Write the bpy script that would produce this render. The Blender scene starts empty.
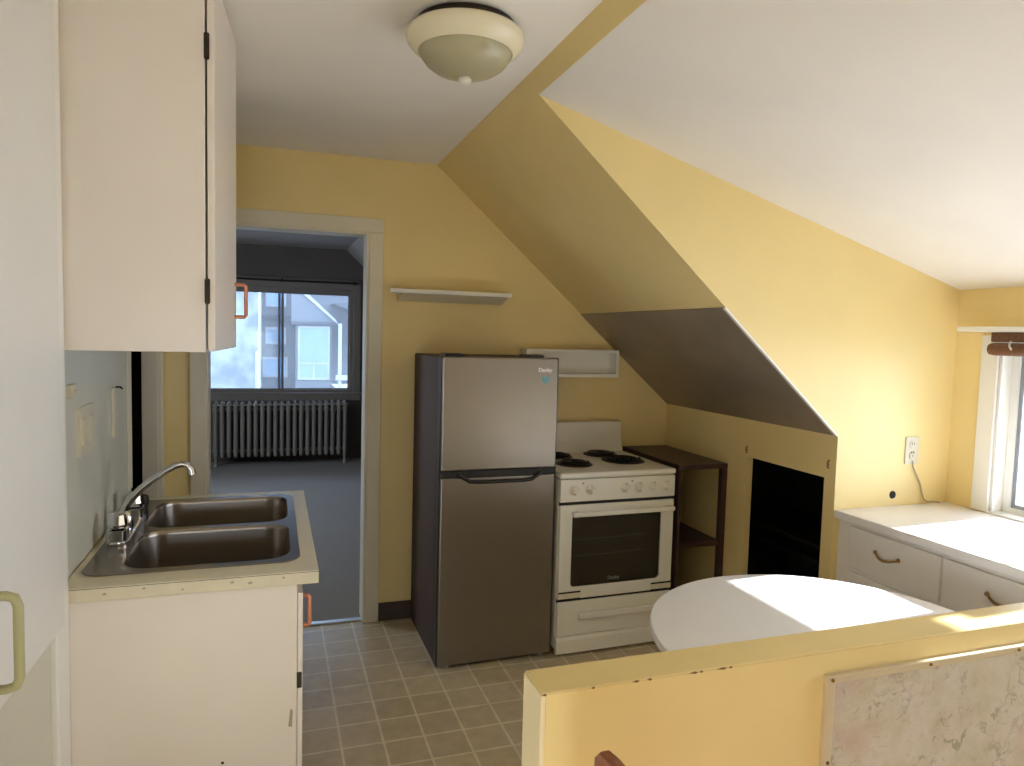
import bpy, bmesh, math, random
from mathutils import Vector, Matrix
random.seed(7)
S = bpy.context.scene
COL = S.collection
PI = math.pi

# ------------------------------------------------------------------ materials
def srgb(r, g, b):
    f = lambda c: c / 12.92 if c <= .04045 else ((c + .055) / 1.055) ** 2.4
    return (f(r / 255), f(g / 255), f(b / 255), 1)

def base(name):
    m = bpy.data.materials.new(name); m.use_nodes = True
    nt = m.node_tree
    return m, nt, nt.nodes['Principled BSDF']

def coords(nt, scale=(1, 1, 1), rot=(0, 0, 0)):
    tc = nt.nodes.new('ShaderNodeTexCoord'); mp = nt.nodes.new('ShaderNodeMapping')
    mp.inputs['Scale'].default_value = scale; mp.inputs['Rotation'].default_value = rot
    nt.links.new(tc.outputs['Object'], mp.inputs['Vector'])
    return mp.outputs['Vector']

def noise(nt, vec, scale, detail=3, rough=.5):
    n = nt.nodes.new('ShaderNodeTexNoise'); n.inputs['Scale'].default_value = scale
    n.inputs['Detail'].default_value = detail; n.inputs['Roughness'].default_value = rough
    nt.links.new(vec, n.inputs['Vector'])
    return n.outputs['Fac']

def ramp(nt, fac, stops):
    r = nt.nodes.new('ShaderNodeValToRGB'); e = r.color_ramp.elements
    while len(e) < len(stops): e.new(.5)
    for k, (p, c) in enumerate(stops):
        e[k].position = p; e[k].color = c
    nt.links.new(fac, r.inputs['Fac'])
    return r.outputs['Color']

def bump(nt, bsdf, fac, strength, dist=.002):
    b = nt.nodes.new('ShaderNodeBump'); b.inputs['Strength'].default_value = strength
    b.inputs['Distance'].default_value = dist
    nt.links.new(fac, b.inputs['Height']); nt.links.new(b.outputs['Normal'], bsdf.inputs['Normal'])

def paint(name, rgb, rough=.5, metal=0, var=.05, nscale=3, bstr=.15, bscale=60, spec=.5):
    """plain paint / plastic: small tone variation and a fine surface texture"""
    m, nt, b = base(name)
    v = coords(nt)
    c = srgb(*rgb)
    lo = tuple(x * (1 - var) for x in c[:3]) + (1,); hi = tuple(min(1, x * (1 + var)) for x in c[:3]) + (1,)
    nt.links.new(ramp(nt, noise(nt, v, nscale), [(.3, lo), (.7, hi)]), b.inputs['Base Color'])
    b.inputs['Roughness'].default_value = rough; b.inputs['Metallic'].default_value = metal
    b.inputs['Specular IOR Level'].default_value = spec
    if bstr: bump(nt, b, noise(nt, v, bscale, 2), bstr)
    return m

M = {}
YEL = (234, 212, 150)
M['yellow'] = paint('yellow_wall_paint', YEL, .42, var=.03, bstr=.1, bscale=35)
M['yellow_cap'] = paint('yellow_gloss_paint', (230, 208, 148), .25, var=.03, bstr=.1, bscale=25)
M['yellow_light'] = paint('pale_yellow_gloss_paint', (238, 222, 184), .3, var=.03, bstr=.1, bscale=25)
M['ceiling'] = paint('ceiling_paint', (240, 236, 230), .7, var=.02, bstr=.15, bscale=40)
M['dormer'] = paint('dormer_ceiling_paint', (234, 230, 224), .6, var=.02, bstr=.15, bscale=40)
M['trim'] = paint('cream_trim_paint', (222, 215, 194), .4, var=.03)
M['white_trim'] = paint('white_trim_paint', (232, 230, 222), .35, var=.02)
M['cab'] = paint('cabinet_white_paint', (234, 226, 216), .3, var=.03, bstr=.08, bscale=20)
M['cab_edge'] = paint('cabinet_edge_paint', (226, 216, 190), .4, var=.03)
M['pantry'] = paint('pantry_white_paint', (226, 224, 218), .4, var=.02, bstr=.08, bscale=20)
M['lwall'] = paint('pale_splash_panel', (204, 202, 186), .3, var=.05, nscale=5, bstr=.06, bscale=25)
M['counter'] = paint('cream_laminate', (220, 212, 186), .35, var=.03, nscale=30)
M['almond'] = paint('almond_plastic', (208, 202, 180), .35, var=.02, bstr=0)
M['cream_metal'] = paint('cream_handle_paint', (166, 162, 118), .35, var=.04, bstr=0)
M['white_enamel'] = paint('white_enamel', (232, 229, 218), .2, var=.01, bstr=0)
M['white_lam'] = paint('white_laminate', (236, 234, 232), .35, var=.015, bstr=0)
M['dresser'] = paint('dresser_white_paint', (238, 235, 232), .35, var=.02, bstr=.08, bscale=25)
M['black'] = paint('black_plastic', (14, 13, 12), .4, var=.1, bstr=0)
M['black_void'] = paint('unlit_interior_dark', (26, 24, 24), .8, var=.1)  # near-black puts the darkness of unlit hollows into the colour
M['espresso'] = paint('espresso_laminate', (66, 44, 40), .4, var=.12, nscale=8)
M['fridge_side'] = paint('fridge_side_paint', (68, 50, 44), .6, var=.06, bstr=.1, bscale=150, spec=.3)
M['base_brown'] = paint('brown_vinyl_base', (74, 60, 50), .45, var=.1)
M['copper'] = paint('copper_metal', (206, 136, 104), .3, metal=.45, var=.1, nscale=40, bstr=0)
M['bronze'] = paint('antique_bronze', (156, 124, 86), .35, metal=.9, var=.15, nscale=60, bstr=0)
M['dark_steel'] = paint('dark_steel', (58, 50, 42), .45, metal=.7, var=.1, bstr=0)
M['chrome'] = paint('chrome', (214, 214, 216), .1, metal=1, var=.02, bstr=0)
M['frame_strip'] = paint('cream_frame_strip', (206, 192, 160), .3, var=.04, bstr=0)
M['oven_grey'] = paint('oven_interior_enamel', (170, 162, 148), .4, var=.1)
M['coil'] = paint('burner_coil', (34, 30, 30), .5, metal=.4, var=.1, bstr=0)
M['alu'] = paint('aluminium', (188, 188, 184), .35, metal=.9, var=.04, bstr=0)
M['logo'] = paint('badge_white', (236, 236, 240), .3, var=0.0, bstr=0)
M['badge_grey'] = paint('badge_grey', (140, 138, 134), .3, metal=.4, var=0.0, bstr=0)
M['sticker'] = paint('sticker_blue', (104, 158, 172), .4, var=.2, nscale=80, bstr=0)
M['brown_wood'] = paint('brown_varnished_wood', (136, 82, 60), .14, var=.2, nscale=18, bstr=.1)
M['bamboo'] = paint('brown_bamboo', (100, 62, 42), .45, var=.3, nscale=90, bstr=.3, bscale=150)
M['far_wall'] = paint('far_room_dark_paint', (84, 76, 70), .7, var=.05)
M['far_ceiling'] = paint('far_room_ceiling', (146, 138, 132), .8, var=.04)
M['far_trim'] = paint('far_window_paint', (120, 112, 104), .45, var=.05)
M['radiator'] = paint('radiator_paint', (132, 128, 120), .16, var=.06)
M['grime'] = paint('window_sash_metal', (150, 156, 164), .4, metal=.5, var=.06, bstr=0)
M['cord'] = paint('beige_cord', (170, 160, 134), .5, var=.05, bstr=0)
M['frost'] = paint('frosted_glass', (176, 170, 140), .3, var=.05, nscale=10, bstr=.2, bscale=25)
M['lamp_ring'] = paint('lamp_ring_enamel', (228, 220, 192), .25, var=.02, bstr=0)
M['chip'] = paint('bare_board', (118, 84, 54), .7, var=.15)

# brushed stainless steel
def steel(name, rgb, rough, scale=(6, 6, 300), b=.06, aniso=0):
    m, nt, p = base(name)
    v = coords(nt, scale)
    n = noise(nt, v, 4, 4)
    c = srgb(*rgb)
    nt.links.new(ramp(nt, n, [(.2, tuple(x * .88 for x in c[:3]) + (1,)), (.8, c)]), p.inputs['Base Color'])
    p.inputs['Metallic'].default_value = .95; p.inputs['Roughness'].default_value = rough
    bump(nt, p, n, b, .001)
    return m
M['steel'] = steel('brushed_steel_door', (150, 144, 138), .33, (300, 300, 6), .03)
M['sink'] = steel('sink_steel', (150, 140, 128), .26, (120, 6, 6), .03)
M['sheet'] = paint('grey_sheet_metal', (150, 136, 118), .34, metal=.3, var=.12, nscale=4, bstr=.12, bscale=9)

# floor: 6 inch vinyl tiles with pale joints
def floor_mat():
    m, nt, p = base('vinyl_tile_floor')
    v = coords(nt)
    mp = nt.nodes.new('ShaderNodeMapping'); mp.inputs['Location'].default_value = (-.25 + 10 * .157, -2.602 + 30 * .157, 0)
    nt.links.new(v, mp.inputs['Vector'])
    br = nt.nodes.new('ShaderNodeTexBrick')
    br.offset = 0; br.squash = 1
    br.inputs['Scale'].default_value = 1; br.inputs['Brick Width'].default_value = .157; br.inputs['Row Height'].default_value = .157
    br.inputs['Mortar Size'].default_value = .0062; br.inputs['Mortar Smooth'].default_value = .5; br.inputs['Bias'].default_value = 0
    br.inputs['Color1'].default_value = srgb(200, 184, 152); br.inputs['Color2'].default_value = srgb(214, 198, 166)
    br.inputs['Mortar'].default_value = srgb(236, 226, 200)
    nt.links.new(mp.outputs['Vector'], br.inputs['Vector'])
    n = noise(nt, v, 14, 5, .65)
    mix = nt.nodes.new('ShaderNodeMix'); mix.data_type = 'RGBA'; mix.blend_type = 'MULTIPLY'; mix.inputs['Factor'].default_value = .6
    nt.links.new(br.outputs['Color'], mix.inputs['A'])
    nt.links.new(ramp(nt, n, [(.3, (.62, .62, .62, 1)), (.7, (1, 1, 1, 1))]), mix.inputs['B'])
    nt.links.new(mix.outputs['Result'], p.inputs['Base Color'])
    p.inputs['Roughness'].default_value = .38
    bump(nt, p, br.outputs['Fac'], -.25, .002)
    return m
M['floor'] = floor_mat()

def carpet_mat():
    m, nt, p = base('dark_carpet')
    v = coords(nt)
    n = noise(nt, v, 220, 3, .7)
    nt.links.new(ramp(nt, n, [(.3, srgb(132, 126, 120)), (.7, srgb(156, 150, 144))]), p.inputs['Base Color'])
    p.inputs['Roughness'].default_value = .95
    bump(nt, p, n, .6, .004)
    return m
M['carpet'] = carpet_mat()

# pale marbled sheet with fine dark and pinkish veins
def marble_mat():
    m, nt, p = base('marbled_sheet')
    v = coords(nt)
    n1 = noise(nt, v, 11, 8, .72)
    col = ramp(nt, n1, [(.28, srgb(178, 168, 138)), (.42, srgb(200, 192, 172)), (.58, srgb(208, 202, 190)), (.75, srgb(198, 186, 166))])
    dist = nt.nodes.new('ShaderNodeMix'); dist.data_type = 'RGBA'; dist.inputs['Factor'].default_value = .16
    nz = nt.nodes.new('ShaderNodeTexNoise'); nz.inputs['Scale'].default_value = 14; nz.inputs['Detail'].default_value = 8
    nt.links.new(v, nz.inputs['Vector']); nt.links.new(v, dist.inputs['A']); nt.links.new(nz.outputs['Color'], dist.inputs['B'])
    vo = nt.nodes.new('ShaderNodeTexVoronoi'); vo.feature = 'DISTANCE_TO_EDGE'; vo.inputs['Scale'].default_value = 15
    nt.links.new(dist.outputs['Result'], vo.inputs['Vector'])
    line = ramp(nt, vo.outputs['Distance'], [(0, (1, 1, 1, 1)), (.06, (0, 0, 0, 1))])
    patch = ramp(nt, noise(nt, v, 5, 2), [(.50, (0, 0, 0, 1)), (.68, (.55, .55, .55, 1))])
    f = nt.nodes.new('ShaderNodeMix'); f.data_type = 'RGBA'; f.blend_type = 'MULTIPLY'; f.inputs['Factor'].default_value = 1
    nt.links.new(line, f.inputs['A']); nt.links.new(patch, f.inputs['B'])
    vc = ramp(nt, noise(nt, v, 3, 1), [(.4, srgb(112, 104, 84)), (.6, srgb(160, 112, 104))])
    pk = nt.nodes.new('ShaderNodeMix'); pk.data_type = 'RGBA'; pk.inputs['B'].default_value = srgb(190, 158, 146)
    nt.links.new(ramp(nt, noise(nt, v, 6.5, 4), [(.56, (0, 0, 0, 1)), (.72, (.6, .6, .6, 1))]), pk.inputs['Factor']); nt.links.new(col, pk.inputs['A'])
    st_ = nt.nodes.new('ShaderNodeMix'); st_.data_type = 'RGBA'; st_.inputs['B'].default_value = srgb(134, 126, 100)
    sv = nt.nodes.new('ShaderNodeMapping'); sv.inputs['Scale'].default_value = (14, 14, 45); sv.inputs['Rotation'].default_value = (0, .6, 0)
    nt.links.new(dist.outputs['Result'], sv.inputs['Vector'])
    nt.links.new(ramp(nt, noise(nt, sv.outputs['Vector'], 1.6, 5, .6), [(.58, (0, 0, 0, 1)), (.68, (.55, .55, .55, 1))]), st_.inputs['Factor']); nt.links.new(pk.outputs['Result'], st_.inputs['A'])
    col = st_.outputs['Result']
    mx = nt.nodes.new('ShaderNodeMix'); mx.data_type = 'RGBA'
    nt.links.new(f.outputs['Result'], mx.inputs['Factor']); nt.links.new(col, mx.inputs['A']); nt.links.new(vc, mx.inputs['B'])
    nt.links.new(mx.outputs['Result'], p.inputs['Base Color'])
    p.inputs['Roughness'].default_value = .22
    bump(nt, p, n1, .25, .004)
    return m
M['marble'] = marble_mat()

def glass_mat(name, tint, dust, refl=.6):
    m, nt, p = base(name)
    nt.nodes.remove(p)
    out = nt.nodes['Material Output']
    tr = nt.nodes.new('ShaderNodeBsdfTransparent'); tr.inputs['Color'].default_value = tint
    tl = nt.nodes.new('ShaderNodeBsdfTranslucent'); tl.inputs['Color'].default_value = (.9, .92, .95, 1)
    gl = nt.nodes.new('ShaderNodeBsdfGlossy'); gl.inputs['Roughness'].default_value = .03
    a = nt.nodes.new('ShaderNodeMixShader'); b = nt.nodes.new('ShaderNodeMixShader')
    v = coords(nt)
    d = nt.nodes.new('ShaderNodeMath'); d.operation = 'MULTIPLY_ADD'
    d.inputs[1].default_value = dust * .6; d.inputs[2].default_value = dust * .7
    nt.links.new(noise(nt, v, 2.5, 4), d.inputs[0])
    nt.links.new(d.outputs[0], a.inputs['Fac'])
    nt.links.new(tr.outputs[0], a.inputs[1]); nt.links.new(tl.outputs[0], a.inputs[2])
    fr = nt.nodes.new('ShaderNodeFresnel'); fr.inputs['IOR'].default_value = 1.25
    nt.links.new(fr.outputs[0], b.inputs['Fac'])
    nt.links.new(a.outputs[0], b.inputs[1]); nt.links.new(gl.outputs[0], b.inputs[2])
    nt.links.new(b.outputs[0], out.inputs['Surface'])
    return m
M['glass'] = glass_mat('window_glass', (.97, .98, 1, 1), .03)
M['glass_dusty'] = glass_mat('dusty_window_glass', (.58, .65, .74, 1), .05)

def oven_glass():
    m, nt, p = base('dark_oven_glass')
    nt.nodes.remove(p); out = nt.nodes['Material Output']
    tr = nt.nodes.new('ShaderNodeBsdfTransparent'); tr.inputs['Color'].default_value = (.75, .73, .7, 1)
    pr = nt.nodes.new('ShaderNodeBsdfPrincipled'); pr.inputs['Base Color'].default_value = srgb(58, 55, 50); pr.inputs['Roughness'].default_value = .12
    v = coords(nt); r = nt.nodes.new('ShaderNodeMath'); r.operation = 'MULTIPLY_ADD'; r.inputs[1].default_value = .06; r.inputs[2].default_value = .1
    nt.links.new(noise(nt, v, 8), r.inputs[0]); nt.links.new(r.outputs[0], pr.inputs['Roughness'])
    mx = nt.nodes.new('ShaderNodeMixShader'); mx.inputs['Fac'].default_value = .4
    nt.links.new(tr.outputs[0], mx.inputs[1]); nt.links.new(pr.outputs[0], mx.inputs[2]); nt.links.new(mx.outputs[0], out.inputs['Surface'])
    return m
M['oven_glass'] = oven_glass()

def mottled(name, stops, scale, rough=.85, detail=5):
    m, nt, p = base(name); v = coords(nt)
    n = noise(nt, v, scale, detail, .6)
    nt.links.new(ramp(nt, n, stops), p.inputs['Base Color']); p.inputs['Roughness'].default_value = rough
    bump(nt, p, n, .3, .02)
    return m
M['stucco'] = mottled('mottled_stucco', [(.4, srgb(120, 124, 128)), (.6, srgb(164, 166, 168))], 1.6)
M['house'] = mottled('house_siding', [(.3, srgb(110, 112, 116)), (.7, srgb(124, 124, 126))], 1)
M['house_trim'] = mottled('house_white_trim', [(.3, srgb(170, 170, 170)), (.7, srgb(190, 190, 188))], 2)
M['house_glass'] = paint('house_dark_glass', (150, 170, 186), .15, var=.1, bstr=0)
M['roof'] = mottled('grey_roof_shingle', [(.3, srgb(74, 72, 78)), (.7, srgb(92, 90, 96))], 6)
M['ground'] = mottled('pale_pavement', [(.3, srgb(96, 98, 96)), (.7, srgb(120, 120, 116))], 1.2)

# ------------------------------------------------------------------ mesh tools
def nb(): return bmesh.new()

def box(bm, x0, x1, y0, y1, z0, z1):
    v = [bm.verts.new(c) for c in ((x0, y0, z0), (x1, y0, z0), (x1, y1, z0), (x0, y1, z0), (x0, y0, z1), (x1, y0, z1), (x1, y1, z1), (x0, y1, z1))]
    for f in ((3, 2, 1, 0), (4, 5, 6, 7), (0, 1, 5, 4), (1, 2, 6, 5), (2, 3, 7, 6), (3, 0, 4, 7)):
        bm.faces.new([v[i] for i in f])
    return bm

MAP = {'x': lambda u, v, t: (t, u, v), 'y': lambda u, v, t: (u, t, v), 'z': lambda u, v, t: (u, v, t)}

def plate(bm, outer, holes, t0, t1, axis):
    """a flat plate of any outline, with holes, between two planes"""
    f = MAP[axis]
    loops = [outer] + list(holes)
    rings = []
    for t in (t0, t1):
        es = []; rr = []
        for lp in loops:
            vs = [bm.verts.new(f(u, v, t)) for u, v in lp]
            rr.append(vs)
            es += [bm.edges.new((vs[i], vs[(i + 1) % len(vs)])) for i in range(len(vs))]
        bmesh.ops.triangle_fill(bm, use_beauty=True, use_dissolve=False, edges=es)
        rings.append(rr)
    for a, b in zip(*rings):
        n = len(a)
        for i in range(n):
            bm.faces.new((a[i], a[(i + 1) % n], b[(i + 1) % n], b[i]))
    bmesh.ops.recalc_face_normals(bm, faces=bm.faces)
    return bm

def rect(u0, u1, v0, v1): return [(u0, v0), (u1, v0), (u1, v1), (u0, v1)]

def rrect(u0, u1, v0, v1, r, n=6):
    p = []
    for cx, cy, a in ((u1 - r, v0 + r, -PI / 2), (u1 - r, v1 - r, 0), (u0 + r, v1 - r, PI / 2), (u0 + r, v0 + r, PI)):
        for k in range(n + 1):
            t = a + PI / 2 * k / n
            p.append((cx + r * math.cos(t), cy + r * math.sin(t)))
    return p

def prism(bm, poly, t0, t1, axis): return plate(bm, poly, [], t0, t1, axis)

def tube(bm, pts, r, n=10, cap=True):
    pts = [Vector(p) for p in pts]
    rs = r if isinstance(r, (list, tuple)) else [r] * len(pts)
    rings = []; up = None
    for i, p in enumerate(pts):
        d = (pts[min(i + 1, len(pts) - 1)] - pts[max(i - 1, 0)]).normalized()
        if up is None:
            up = d.orthogonal().normalized()
        else:
            up = (up - d * up.dot(d)).normalized()
        s = d.cross(up)
        rings.append([bm.verts.new(p + (up * math.cos(2 * PI * k / n) + s * math.sin(2 * PI * k / n)) * rs[i]) for k in range(n)])
    for a, b in zip(rings, rings[1:]):
        for k in range(n):
            bm.faces.new((a[k], a[(k + 1) % n], b[(k + 1) % n], b[k]))
    if cap:
        bm.faces.new(rings[0][::-1]); bm.faces.new(rings[-1])
    return bm

def lathe(bm, prof, c, n=48, axis='z', closed=False):
    rings = []
    for r, h in prof:
        ring = []
        for k in range(n):
            a = 2 * PI * k / n
            u, v = r * math.cos(a), r * math.sin(a)
            o = {'z': (u, v, h), 'y': (u, h, v), 'x': (h, u, v)}[axis]
            ring.append(bm.verts.new((c[0] + o[0], c[1] + o[1], c[2] + o[2])))
        rings.append(ring)
    for a, b in zip(rings, rings[1:]):
        for k in range(n):
            bm.faces.new((a[k], a[(k + 1) % n], b[(k + 1) % n], b[k]))
    if prof[0][0] > 0: bm.faces.new(rings[0][::-1])
    if prof[-1][0] > 0: bm.faces.new(rings[-1])
    bmesh.ops.remove_doubles(bm, verts=bm.verts, dist=1e-6)
    bmesh.ops.recalc_face_normals(bm, faces=bm.faces)
    return bm

ROOT = {}          # world offset of every object that carries children

def obj(name, bm, mat, parent=None, bevel=0, smooth=False, seg=2, loc=None):
    """link one mesh object; vertices are given in world coordinates"""
    off = Vector(loc) if loc is not None else (ROOT[parent.name] if parent else Vector((0, 0, 0)))
    bmesh.ops.translate(bm, verts=bm.verts, vec=-off)
    me = bpy.data.meshes.new(name); bm.to_mesh(me); bm.free()
    o = bpy.data.objects.new(name, me); COL.objects.link(o)
    me.materials.append(M[mat])
    if parent: o.parent = parent
    else: o.location = off
    ROOT[o.name] = off
    if smooth:
        for p in me.polygons: p.use_smooth = True
    if bevel:
        b = o.modifiers.new('bevel', 'BEVEL'); b.width = bevel; b.segments = seg; b.limit_method = 'ANGLE'; b.angle_limit = math.radians(40)
        b.harden_normals = False
    if smooth:
        e = o.modifiers.new('split', 'EDGE_SPLIT'); e.split_angle = math.radians(45)
    return o

def tag(o, label=None, cat=None, group=None, kind=None):
    if label: o['label'] = label
    if cat: o['category'] = cat
    if group: o['group'] = group
    if kind: o['kind'] = kind
    return o

def thing(name, loc, label, cat, group=None):
    o = bpy.data.objects.new(name, None); COL.objects.link(o)
    o.location = loc; o.empty_display_size = .05
    ROOT[o.name] = Vector(loc)
    return tag(o, label, cat, group)

def struct(name, bm, mat, label, cat, bevel=0, parent=None, smooth=False):
    o = obj(name, bm, mat, parent, bevel, smooth)
    if not parent: tag(o, label, cat, None, 'structure')
    return o

def text(name, body, size, mat, parent, loc, rot, depth=.0006):
    cu = bpy.data.curves.new(name, 'FONT'); cu.body = body; cu.size = size; cu.extrude = depth; cu.align_x = 'CENTER'; cu.align_y = 'CENTER'; cu.offset = .0007
    t = bpy.data.objects.new(name, cu); COL.objects.link(t)
    dg = bpy.context.evaluated_depsgraph_get()
    me = bpy.data.meshes.new_from_object(t.evaluated_get(dg))
    bpy.data.objects.remove(t)
    me.transform(Matrix.Translation(Vector(loc) - ROOT[parent.name]) @ Matrix.Rotation(rot[2], 4, 'Z') @ Matrix.Rotation(rot[0], 4, 'X'))
    o = bpy.data.objects.new(name, me); COL.objects.link(o); o.parent = parent
    me.materials.clear(); me.materials.append(M[mat])
    ROOT[o.name] = ROOT[parent.name]
    return o

def arc(p0, p1, bulge, n=8):
    """points from p0 to p1 bowed by vector bulge"""
    p0, p1, b = Vector(p0), Vector(p1), Vector(bulge)
    return [p0.lerp(p1, k / n) + b * math.sin(PI * k / n) for k in range(n + 1)]

# ------------------------------------------------------------------ the room
XL, XK, XW = -.5, 2.284, 2.924          # left wall, knee wall, window wall
YB, YC, YR = 3.751, 2.372, -1.7         # back wall, dormer cheek, rear wall
ZC = 2.459                              # flat ceiling
XS = .826                               # where the flat ceiling meets the slope
ZK = 1.175                              # top of the knee wall
def zs(x): return ZC - (x - XS) * (ZC - ZK) / (XK - XS)   # roof slope
XD = .881; ZD = zs(XD)                  # where the dormer ceiling leaves the slope
ZW = 1.822                              # dormer ceiling at the window wall

struct('floor', box(nb(), XL - .12, 3.05, YR - .1, YB + .06, -.08, 0), 'floor', 'beige square vinyl tile kitchen floor with pale joints', 'floor')
struct('ceiling', box(nb(), XL - .12, XS, YR - .1, YB + .12, ZC, ZC + .08), 'ceiling', 'flat off-white kitchen ceiling around the round light', 'ceiling')
# back wall with the doorway
DX0, DX1, DZ = -.31, .473, 2.078
struct('wall_back', plate(nb(), [(XL - .12, 0), (DX0, 0), (DX0, DZ), (DX1, DZ), (DX1, 0), (XK + .7, 0), (XK + .7, ZK - .3), (XS, ZC + .0), (XL - .12, ZC)], [], YB, YB + .12, 'y'),
       'yellow', 'yellow back wall with the doorway, behind fridge and stove', 'wall')
# left wall with a dark doorway beyond the counter
LY0, LY1 = 2.925, 3.58
struct('wall_left', plate(nb(), [(YR - .1, 0), (LY0, 0), (LY0, 2.03), (LY1, 2.03), (LY1, 0), (YB, 0), (YB, ZC), (YR - .1, ZC)], [], XL - .065, XL, 'x'),
       'lwall', 'pale grey-green glossy left wall behind the sink', 'wall')
# dark space beyond that doorway
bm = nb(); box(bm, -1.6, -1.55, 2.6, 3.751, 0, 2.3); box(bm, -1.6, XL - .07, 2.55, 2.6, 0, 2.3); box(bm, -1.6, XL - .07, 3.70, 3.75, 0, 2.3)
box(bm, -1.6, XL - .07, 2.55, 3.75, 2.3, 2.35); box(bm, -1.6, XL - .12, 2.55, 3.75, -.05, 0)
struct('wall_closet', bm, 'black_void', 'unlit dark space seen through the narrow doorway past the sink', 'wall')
# casing of the left doorway
bm = nb(); box(bm, XL, XL + .016, LY1 - .0, LY1 + .075, 0, 2.1); box(bm, XL, XL + .004, LY0 - .07, LY0, .96, 2.1); box(bm, XL, XL + .016, LY0, LY1, 2.03, 2.1)
box(bm, XL - .065, XL, LY1 - .012, LY1 + .003, 0, 2.03)
struct('trim_1', bm, 'trim', 'cream casing of the narrow dark doorway past the sink', 'door casing', .003)
# knee wall with a cupboard opening
OY0, OY1, OZ0, OZ1 = 2.437, 2.958, .22, .983
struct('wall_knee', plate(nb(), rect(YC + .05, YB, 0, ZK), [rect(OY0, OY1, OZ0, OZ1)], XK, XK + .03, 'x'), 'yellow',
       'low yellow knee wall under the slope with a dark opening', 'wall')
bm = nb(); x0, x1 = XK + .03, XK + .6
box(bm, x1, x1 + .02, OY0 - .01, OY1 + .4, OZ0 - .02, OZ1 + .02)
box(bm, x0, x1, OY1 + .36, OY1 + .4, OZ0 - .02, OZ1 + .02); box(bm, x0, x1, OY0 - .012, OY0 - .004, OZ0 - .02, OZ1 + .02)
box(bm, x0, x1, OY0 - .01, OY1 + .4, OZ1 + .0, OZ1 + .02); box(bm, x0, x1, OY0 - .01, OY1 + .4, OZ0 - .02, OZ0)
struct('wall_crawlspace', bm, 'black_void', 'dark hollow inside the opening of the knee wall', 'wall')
cs = thing('cupboard_shelf', (2.5, 2.7, .6), 'dim shelf board with a pipe beneath, inside the dark knee wall opening', 'shelf')
obj('board', box(nb(), 2.46, 2.88, OY0 - .002, OY1 + .35, .59, .606), 'dark_steel', cs, .003)
obj('pipe', tube(nb(), [(2.6, OY0, .46), (2.6, 2.75, .462), (2.6, 3.28, .465)], .012), 'dark_steel', cs, smooth=True)
# roof slope and the dormer's cheek wall
def slab(poly, y0, y1, name, mat, label, cat): return struct(name, prism(nb(), poly, y0, y1, 'y'), mat, label, cat)
n_ = Vector((ZC - ZK, XK - XS)).normalized() * .06
slab([(XS, ZC), (XK, ZK), (XK + n_.x, ZK + n_.y), (XS + n_.x, ZC + n_.y)], YC + .05, YB, 'ceiling_slope', 'yellow', 'yellow sloped ceiling running down to the knee wall', 'ceiling')
slab([(XD, ZD), (XK, ZK), (XK, 0), (XW + .12, 0), (XW + .12, ZW), (XW, ZW)], YC, YC + .05, 'wall_cheek', 'yellow', 'pale yellow dormer side wall with outlet, beside the window', 'wall')
slab([(XS, ZC), (XD, ZD), (XD + .04, ZD + .06), (XS + .04, ZC + .06)], YR - .1, YC + .05, 'ceiling_band', 'yellow', 'narrow yellow band between flat ceiling and dormer ceiling', 'ceiling')
slab([(XD, ZD), (XW + .12, ZW - .034), (XW + .12, ZW + .05), (XD + .02, ZD + .07)], YR - .1, YC + .05, 'ceiling_dormer', 'dormer', 'wide off-white sloping ceiling over the window alcove', 'ceiling')
# window wall
WZ0, WZ1 = .862, 1.60
WA = (1.155, 2.165); WB = (-.15, 1.115)
struct('wall_right', plate(nb(), rect(YR - .1, YC, 0, ZW), [rect(*WA, WZ0, WZ1), rect(*WB, WZ0, 1.80)], XW, XW + .12, 'x'), 'yellow', 'yellow window wall at the right edge', 'wall')
# rear wall, behind the camera, with a window opening added to bring in daylight
RW = (-.45, .0, .35, 1.45)
struct('wall_rear', plate(nb(), [(XL - .06, 0), (XW + .12, 0), (XW + .12, ZW), (XD, ZD), (XS, ZC), (XL - .06, ZC)], [rect(*RW)], YR - .1, YR, 'y'), 'yellow', 'wall behind the viewer with an unseen window added for daylight', 'wall')

# doorway casing in the back wall and its jamb
bm = nb(); yc0, yc1 = YB - .016, YB
box(bm, DX0 - .072, DX0, yc0, yc1, 0, DZ); box(bm, DX1, DX1 + .072, yc0, yc1, 0, DZ); box(bm, DX0 - .072, DX1 + .072, yc0, yc1, DZ, DZ + .074)
struct('trim_2', bm, 'trim', 'cream casing around the doorway to the dark room', 'door casing', .004)
bm = nb()
box(bm, DX0 - .002, DX0 + .012, YB - .01, YB + .13, 0, DZ); box(bm, DX1 - .012, DX1 + .002, YB - .01, YB + .13, 0, DZ); box(bm, DX0, DX1, YB - .01, YB + .13, DZ - .012, DZ + .002)
struct('trim_3', bm, 'trim', 'painted jamb lining the doorway to the dark room', 'door jamb', .002)
struct('trim_4', box(nb(), DX0 + .012, DX1 - .012, YB + .02, YB + .06, 0, .008), 'alu', 'thin metal threshold strip where tile meets carpet', 'threshold', .003)
bm = nb(); box(bm, DX1 + .072, 1.9, YB - .012, YB, 0, .1)
struct('baseboard_back', bm, 'base_brown', 'dark brown vinyl base between doorway and fridge', 'baseboard', .003)

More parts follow.
